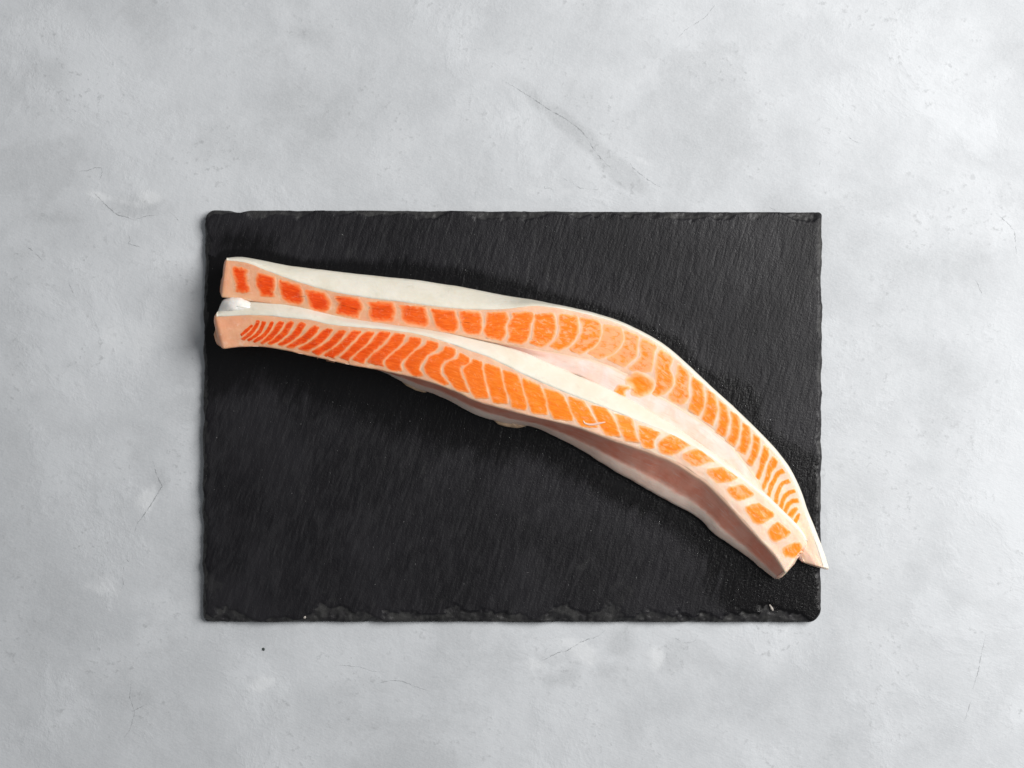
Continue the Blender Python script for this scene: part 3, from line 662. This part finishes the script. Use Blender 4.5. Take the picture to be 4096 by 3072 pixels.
UPP = [
 ('H1',[(380,300),(350,420),(400,570),(440,700),(420,880)],[(650,380),(610,480),(630,650),(670,760),(690,890)],1.1,0),
 ('H1',[(920,450),(880,580),(890,740),(960,850),(980,970)],[(1220,550),(1240,660),(1230,800),(1200,880),(1240,1000)],1.1,0),
 ('H1',[(1400,615),(1400,760),(1440,900),(1480,1000),(1560,1070)],[(1780,740),(1830,860),(1850,970),(1860,1060),(1800,1130)],1.2,0),
 ('H2',[(-131,423),(-81,563),(-51,693),(-21,793),(80,863)],[(230,520),(310,640),(370,740),(330,830),(270,900)],1.2,0),
 ('H2',[(520,545),(570,660),(610,760),(570,850),(560,970)],[(970,640),(1020,720),(1080,830),(1000,930),(970,1050)],1.2,0),
 ('H2',[(1220,660),(1280,750),(1310,850),(1270,1000),(1370,1090)],[(1740,740),(1780,840),(1800,930),(1760,1020),(1740,1130)],1.2,0),
 ('H2',[(1930,740),(1990,830),(2000,960),(2010,1080),(2120,1160)],[(2441,816),(2491,956),(2521,1076),(2541,1196),(2470,1216)],1.1,0),
 ('H3',[(530,570),(580,700),(620,830),(660,970),(760,1030)],[(1010,630),(1030,750),(1090,870),(1100,1000),(1000,1090)],.9,.05),
 ('H3',[(1160,630),(1190,770),(1220,930),(1270,1050),(1330,1110)],[(1560,670),(1610,770),(1620,920),(1610,1050),(1560,1140)],.8,.1),
 ('H3',[(1790,680),(1760,800),(1760,960),(1710,1080),(1790,1200)],[(2150,670),(2200,800),(2130,980),(2150,1130),(2060,1280)],.8,.1),
 ('H4',[(290,385),(320,500),(210,650),(210,780),(240,900),(200,1030)],[(700,380),(720,500),(650,640),(630,820),(570,1000),(450,1070)],.7,.2),
 ('H4',[(780,430),(800,560),(770,720),(760,900),(740,1010),(640,1080)],[(1150,400),(1200,560),(1220,730),(1180,900),(1070,1040),(900,1130)],.7,.25),
 ('H4',[(1340,430),(1320,600),(1350,760),(1310,920),(1230,1040),(1100,1160)],[(1680,470),(1720,650),(1720,800),(1640,960),(1520,1110),(1290,1210)],.7,.25),
 ('H4',[(1760,470),(1850,640),(1840,820),(1780,970),(1670,1100),(1530,1230)],[(2135,572),(2205,682),(2215,852),(2155,1022),(2015,1162),(1750,1290)],.7,.45),
 ('H5',[(370,310),(370,480),(340,640),(240,800),(120,900),(0,980)],[(720,400),(750,520),(770,650),(680,820),(540,950),(250,1060)],.8,.75),
 ('H5',[(830,420),(850,560),(850,700),(780,860),(640,990),(400,1110)],[(1110,580),(1080,740),(1080,900),(1070,1010),(970,1100),(790,1240)],.8,.65),
 ('H5',[(1240,630),(1190,740),(1190,900),(1220,1020),(1110,1150),(910,1330)],[(1520,790),(1460,920),(1430,1080),(1420,1230),(1400,1330),(1150,1390)],.8,.6),
 ('H6',[(1374,-115),(1290,-15),(1280,125),(1250,270),(1250,420),(1260,580),(1200,760),(1160,890)],[(1604,65),(1550,185),(1510,300),(1570,430),(1610,570),(1580,700),(1440,820),(1240,900)],.8,.45),
 ('H6',[(830,410),(700,500),(590,580),(680,680),(740,740),(690,850)],[(930,460),(1060,540),(1160,620),(1140,720),(1060,820),(880,890)],2.3,0),
 ('H6',[(430,680),(370,760),(330,820),(420,910)],[(690,690),(630,740),(540,800),(540,900)],1.8,.2),
 ('H6',[(1750,180),(1720,330),(1690,500),(1690,650),(1600,820),(1500,920),(1620,1020)],[(1900,360),(1950,480),(1930,640),(1930,800),(1940,930),(1880,1020),(1800,1080)],.8,.5),
 ('H7',[(330,235),(310,380),(320,560),(290,700),(250,830)],[(470,370),(490,500),(510,640),(490,800),(400,950)],.8,.3),
 ('H7',[(560,440),(580,600),(560,760),(530,880),(480,1020)],[(690,560),(720,700),(740,840),(700,980),(650,1130)],.8,.25),
 ('H7',[(780,640),(800,800),(800,960),(770,1120),(740,1230)],[(890,760),(930,900),(950,1050),(920,1190),(870,1320)],.8,.2),
 ('H7',[(980,820),(1010,980),(1010,1140),(980,1280),(920,1390)],[(1100,930),(1140,1060),(1140,1200),(1110,1350),(1050,1480)],.8,.2),
 ('H7',[(1200,1030),(1200,1180),(1180,1320),(1160,1430),(1100,1550)],[(1300,1130),(1330,1260),(1330,1400),(1280,1540),(1230,1640)],.8,.2),
 ('H8',[(680,30),(680,170),(660,330),(620,450),(570,540)],[(770,130),(790,250),(750,390),(700,500),(650,600)],.8,.2),
 ('H8',[(860,230),(830,370),(790,520),(770,650),(720,780)],[(930,310),(930,420),(870,560),(820,700),(770,830)],.8,.2),
 ('H8',[(1010,430),(940,540),(910,660),(880,790),(830,920),(830,980)],[(1080,510),(1060,590),(980,690),(940,800),(890,920),(850,1000)],.8,.2),
 ('H8',[(1160,640),(1050,710),(1000,810),(950,900),(920,1030),(910,1080)],[(1215,700),(1120,740),(1060,820),(1010,920),(970,1040),(950,1120)],.8,.2),
 ('H8',[(1270,810),(1150,860),(1090,950),(1050,1050),(1020,1190)],[(1310,870),(1200,890),(1140,960),(1100,1060),(1070,1230)],.8,.2),
 ('H8',[(1370,980),(1240,1020),(1170,1090),(1130,1190),(1110,1290)],[(1390,1030),(1280,1060),(1220,1130),(1180,1220),(1150,1330)],.8,.15),
 ('H8',[(1420,1140),(1310,1150),(1230,1220),(1190,1300),(1180,1350)],[(1440,1200),(1350,1200),(1280,1260),(1240,1330),(1220,1390)],.8,.05),
 ('H8',[(1400,1280),(1320,1310),(1270,1370),(1260,1410)],[(1415,1310),(1370,1380),(1330,1440),(1310,1450)],.8,.05),
 ('H8',[(1440,1380),(1390,1430),(1350,1520)],[(1450,1400),(1430,1470),(1390,1540)],.9,0),
]
EYE = Vector((0, 0, D))
def seg_dist(p, a, b):
    ab = b - a; t = np.clip(((p - a) @ ab) / max(ab @ ab, 1e-9), 0, 1)
    return np.hypot(*(p - a - t[:, None] * ab).T)

def muscle(spec, root, org, bvh, mid, seed):
    sheet, Lp, Rp, soft, pale = spec
    ox, oy, sc = CROP[sheet]
    tr = lambda q: np.array([(ox + x / sc, oy + y / sc) for x, y in q])
    Lp, Rp = tr(Lp), tr(Rp)
    wpx = 20.0 * soft                                     # width of the border over which muscle turns to fat
    nt, ns = 34, 16
    e0 = smooth_curve(Lp, nt, 3.0); e1 = smooth_curve(Rp, nt, 3.0)
    for k_, e_ in enumerate((e0, e1)):
        e_ += 1.9 * np.stack([vn.fbm(e_[:, 0] / 11 + seed * 3 + k_ * 50, e_[:, 1] / 11, 3), vn2.fbm(e_[:, 0] / 11, e_[:, 1] / 11 + seed * 3 + k_ * 50, 3)], -1)
    width = np.hypot(*(e1 - e0).T).mean()
    wpx = min(wpx, width * 0.5)
    # grow the outline by half the soft border
    g = wpx * 0.36 + 4.0
    ring = np.vstack([e0, e1[::-1]])
    d1 = np.roll(ring, -1, 0) - ring; d1 /= np.maximum(np.hypot(*d1.T), 1e-6)[:, None]
    nn = np.stack([d1[:, 1], -d1[:, 0]], -1); nv_ = nn + np.roll(nn, 1, 0); nv_ /= np.maximum(np.hypot(*nv_.T), 0.35)[:, None]
    sgn = np.sign(np.sum(ring[:, 0] * np.roll(ring[:, 1], -1) - np.roll(ring[:, 0], -1) * ring[:, 1]))
    ring = ring + nv_ * sgn * (g + 1.6 + 3.0 * float(sstep(32, 75, width)))
    e0 = ring[:nt]; e1 = ring[nt:][::-1]
    s = (np.linspace(-1, 1, ns)); s = (np.sign(s) * (1 - (1 - np.abs(s)) ** 1.3) + 1) / 2
    G = e0[:, None] * (1 - s[None, :, None]) + e1[:, None] * s[None, :, None]
    # round the corners a little
    r = np.random.default_rng(seed)
    pts = G.reshape(-1, 2)
    out = np.vstack([e0, e1[::-1]])
    dist = np.full(len(pts), 1e9)
    for i in range(len(out)):
        dist = np.minimum(dist, seg_dist(pts, out[i], out[(i + 1) % len(out)]))
    wob = 1 + 0.55 * vn.fbm(pts[:, 0] / 7 + seed, pts[:, 1] / 7, 3)
    edge = np.clip((dist - 3.0) / (wpx * np.clip(wob, 0.4, 1.6)), 0, 1)
    lift = 0.24 if soft > 1.5 else 0.0
    top = np.zeros((len(pts), 3)); bot = np.zeros((len(pts), 3))
    for i, (x, y) in enumerate(pts):
        d = Vector((*P(x, y, 0.0),)) - EYE; d.normalize()
        loc, nrm, idx, dd = bvh.ray_cast(EYE, d)
        if loc is None:
            loc, nrm, idx, dd = bvh.find_nearest(Vector((*P(x, y, T + 16),)))
        if nrm.z < 0: nrm = -nrm
        h = (-0.08 + 0.11 * min(dist[i] / 3.0, 1.0)) + 0.05 * float(sstep(0, 1, edge[i]))
        if lift: h = -0.01 + 0.31 * float(sstep(0, 1, dist[i] / (3.0 + wpx * 0.5)))
        top[i] = loc + nrm * h; bot[i] = loc - nrm * 1.3
    T2 = top.reshape(nt, ns, 3)
    k = ((pts[:, None, :] - mid[None, ::4, :]) ** 2).sum(-1).argmin(1) * 4
    al = k / (len(mid) - 1)
    # fibre frame: along the strip / across it, in millimetres
    tang = np.gradient(mid, axis=0); tang /= np.hypot(*tang.T)[:, None]
    tm = tang[int(np.median(k))]
    rel = pts - pts.mean(0)
    fx = rel @ tm * K; fy = rel @ np.array([-tm[1], tm[0]]) * K
    fib = np.stack([fx + seed * 13.7, fy + seed * 5.1, np.full(len(pts), seed * 0.37)], -1)
    n = len(pts)
    V = np.vstack([top, bot])
    F = grid_faces(nt, ns)
    idx = np.arange(n).reshape(nt, ns)
    loop = np.r_[idx[:-1, 0], idx[-1, :-1], idx[:0:-1, -1], idx[0, :0:-1]]; j2 = np.roll(loop, -1)
    side = np.stack([loop, loop + n, j2 + n, j2], -1)
    F = np.vstack([F, F[:, ::-1] + n, side])
    a = T2[1, 1] - T2[0, 0]
    nz = np.cross(T2[1, 0] - T2[0, 0], T2[0, 1] - T2[0, 0])[2]
    if nz > 0: F = F[:, ::-1]
    if np.cross(top[F[0, 1]] - top[F[0, 0]], top[F[0, 2]] - top[F[0, 0]])[2] < 0: F = F[:, ::-1]
    dup = lambda a_: np.concatenate([a_, a_])
    return mesh_obj('muscle_segment', V, F, M_MUSCLE, root, {'edge': np.r_[edge, edge * 0], 'along': dup(al), 'fibre': dup(fib), 'pale': np.full(2 * n, pale)}, origin=org)

for i, sp in enumerate(LOW): muscle((*sp[:4], sp[4] * 0.62), lower, lorg, lbvh, lmid, 20 + i)
for i, sp in enumerate(UPP): muscle(sp, upper, uorg, ubvh, umid, 80 + i)

# ------------------------------------------------------------------ loose fat on the strips
def blob(name, outline, z0, z1, mat, parent, org, n=36, k=7, seed=0, amp=0.12):
    """a low rounded lump over an outline drawn in photograph pixels"""
    o = np.array(outline, float); o = np.vstack([o, o[:1]])
    q = smooth_curve(o, n + 1, 3.0)[:-1]
    c = q.mean(0); V = []; r = np.random.default_rng(seed)
    for i in range(k):
        a = i / (k - 1) * math.pi / 2
        f = max(math.cos(a), 0.03); z = z0 + (z1 - z0) * math.sin(a)
        ring = c + (q - c) * f
        zz = z + amp * (z1 - z0) * vn2.fbm(ring[:, 0] / 14 + seed, ring[:, 1] / 14, 3)
        V.append(P(ring[:, 0], ring[:, 1], zz))
    bot = c + (q - c) * 0.9
    V.insert(0, P(bot[:, 0], bot[:, 1], z0 - (z1 - z0) * 0.5))
    b2 = c + (q - c) * 0.05
    V.insert(0, P(b2[:, 0], b2[:, 1], z0 - (z1 - z0) * 0.6))
    V = np.array(V).reshape(-1, 3)
    F = grid_faces(k + 2, n, True)
    sgn = np.cross(*(np.diff(q[:3], axis=0)))
    return mesh_obj(name, V, F if sgn > 0 else F[:, ::-1], mat, parent, origin=org)

lump = blob('fat_lump', [(868,1256),(878,1226),(890,1200),(922,1184),(962,1186),(995,1200),(1020,1214),(1040,1232),(1010,1250),(940,1258)], T + 15, T + 21.5, M_LUMP, lower, lorg, seed=4, amp=0.14)
lump['label'] = 'glossy white lump of fat'
blob('fat_flap', [(1600,1520),(1640,1528),(1690,1552),(1712,1566),(1698,1571),(1664,1562),(1625,1543)], T + 1.2, T + 3.4, M_SCRAP, lower, lorg, seed=5, amp=0.4)
blob('fat_flap', [(1965,1672),(2020,1680),(2085,1682),(2116,1690),(2108,1704),(2072,1713),(2030,1708),(1992,1698)], T + 1.0, T + 3.6, M_SCRAP, lower, lorg, seed=6, amp=0.4)
# the little pale smear left by the knife on the cut face of the front strip
sm = np.array([(735,900),(770,960),(860,985),(960,985),(1060,960),(1150,945),(1225,930)], float) / 5.53 + (2200, 1520)
def cord(name, pts, rad, bvh, mat, parent, org, n=26):
    q = smooth_curve(pts, n, 3)
    V = []
    for i, (x, y) in enumerate(q):
        d = Vector((*P(x, y, 0.0),)) - EYE; d.normalize(); loc, nrm, _, _ = bvh.ray_cast(EYE, d)
        t = q[min(i + 1, n - 1)] - q[max(i - 1, 0)]; t = t / np.hypot(*t); side = np.array([-t[1], -t[0], 0])
        r = rad * math.sin(math.pi * (0.06 + 0.88 * i / (n - 1))) ** 0.5
        for a in np.linspace(0, 2 * math.pi, 8, endpoint=False):
            V.append(np.array(loc) + side * math.cos(a) * r + np.array((0, 0, 1)) * (math.sin(a) * r * 0.6 + 0.1))
    return mesh_obj(name, V, grid_faces(n, 8, True), mat, parent, origin=org)
M_SMEAR = mat_plain('pale_fat_smear', (0.88, 0.58, 0.47), 0.35, 0.2, n=300, var=0.05)
cord('fat_smear', sm, 0.55, lbvh, M_SMEAR, lower, lorg)

# ------------------------------------------------------------------ crumbs
def crumb(name, cx, cy, lx, ly, ang, z, hgt, mat, seed):
    r = np.random.default_rng(seed); n = 9; V = []
    th = np.linspace(0, 2 * math.pi, n, endpoint=False)
    rad = 1 + 0.25 * r.normal(0, 1, n).clip(-1, 1)
    for f, h in ((0.9, 0.0), (1.0, 0.45), (0.55, 0.95), (0.03, 1.0)):
        x = np.cos(th) * lx / 2 * rad * f; y = np.sin(th) * ly / 2 * rad * f
        p = P(cx, cy, z)
        V.append(np.stack([p[0] + (x * math.cos(ang) - y * math.sin(ang)) * K, p[1] + (x * math.sin(ang) + y * math.cos(ang)) * K, z + hgt * h + 0 * x], -1))
    V = np.array(V); org = V[0].mean(0)
    return mesh_obj(name, V.reshape(-1, 3), grid_faces(4, n, True)[:, ::-1], mat, None, smooth=False, origin=org)
tag(crumb('crumb', 1214, 2459, 30, 14, math.radians(-65), 3.9, 1.0, M_CRUMB, 1), 'pale angular crumb stuck on the flaked front edge of the board', 'crumb', 'pale crumbs on the slate')
tag(crumb('crumb', 3086, 2431, 26, 11, math.radians(-58), T - 0.1, 0.9, M_CRUMB, 2), 'pale grain shaped crumb near the lower right corner of the board', 'crumb', 'pale crumbs on the slate')
tag(crumb('dark_speck', 1055, 2597, 13, 12, 0.3, -0.1, 0.6, M_SPECK, 4), 'small dark speck on the grey table below the board', 'speck')
# dust: many tiny flakes scattered over the board
def dust():
    r = np.random.default_rng(21); V = []; F = []
    n = 0
    while n < 110:
        x = r.uniform(840, 3260); y = r.uniform(880, 2440)
        # keep clear of the fish
        yl = np.interp(x, [860, 1500, 2000, 2600, 3100, 3300], [1010, 1100, 1170, 1330, 1780, 2240]); yh = np.interp(x, [860, 1500, 2000, 2600, 3100, 3300], [1410, 1500, 1715, 1985, 2330, 2330])
        if yl - 15 < y < yh + 15: continue
        p = P(x, y, T - 0.02); a = r.uniform(0, math.pi); l = r.uniform(0.12, 0.42) * (1.8 if r.random() < 0.12 else 1); w = r.uniform(0.08, 0.18)
        c, s = math.cos(a), math.sin(a)
        b = len(V)
        for (i, j, k) in ((-1, 0, 0), (0, -1, 0), (1, 0, 0), (0, 1, 0), (0, 0, 1)):
            V.append((p[0] + (i * l * c - j * w * s), p[1] + (i * l * s + j * w * c), p[2] + k * 0.16))
        F += [(b, b + 1, b + 4), (b + 1, b + 2, b + 4), (b + 2, b + 3, b + 4), (b + 3, b, b + 4)]
        n += 1
    o = mesh_obj('slate_dust', V, F, M_CHIPW, None, smooth=False)
    return tag(o, 'tiny pale dust flecks scattered over the black slate', 'dust', None, 'stuff')
dust()

# ------------------------------------------------------------------ beads of water on the damp slate
def beads():
    m = NT('water'); M = m.out(Base_Color=(1.0, 1.0, 1.0), Roughness=0.03, Transmission_Weight=1.0, IOR=1.33)
    r = np.random.default_rng(33); V = []; F = []
    up = smooth_curve(UA, 300); lo = smooth_curve(LD, 300)
    n = 0
    while n < 330:
        k = r.random()
        if k < 0.42:
            c = up[int(r.uniform(175, 295))]; d = np.array([0.75, -0.65]); off = 6 + abs(r.normal(0, 42))
        else:
            c = lo[int(r.uniform(150, 299))]; d = np.array([-0.5, 0.85]); off = 14 + abs(r.normal(0, 75))
            if k > 0.85: c = np.array([r.uniform(2850, 3230), r.uniform(2300, 2440)]); off = 0
        x, y = c + d * off + r.normal(0, 8, 2)
        if x > 3262 or y > 2455: continue
        p = P(x, y, T - 0.05); rad = r.uniform(0.14, 0.38) * (1.5 if r.random() < 0.1 else 1); el = r.uniform(1.0, 1.9); a = math.radians(75 + r.normal(0, 14))
        b = len(V); q = 8
        for f, h in ((1.0, 0.0), (0.82, 0.5), (0.4, 0.85)):
            for t in range(q):
                ang = 2 * math.pi * t / q; ex, ey = math.cos(ang) * rad * f * el, math.sin(ang) * rad * f
                V.append((p[0] + ex * math.cos(a) - ey * math.sin(a), p[1] + ex * math.sin(a) + ey * math.cos(a), p[2] + h * rad * 0.8))
        V.append((p[0], p[1], p[2] + rad * 0.74))
        for i in range(2):
            for t in range(q):
                t2 = (t + 1) % q; A0 = b + i * q + t; A1 = b + i * q + t2; B0 = A0 + q; B1 = A1 + q
                F += [(A0, A1, B1), (A0, B1, B0)]
        for t in range(q): F.append((b + 2 * q + t, b + 2 * q + (t + 1) % q, b + 3 * q))
        n += 1
    o = mesh_obj('water_beads', V, F, M, None)
    return tag(o, 'tiny beads of water on the wet slate around the fish', 'water', None, 'stuff')
beads()
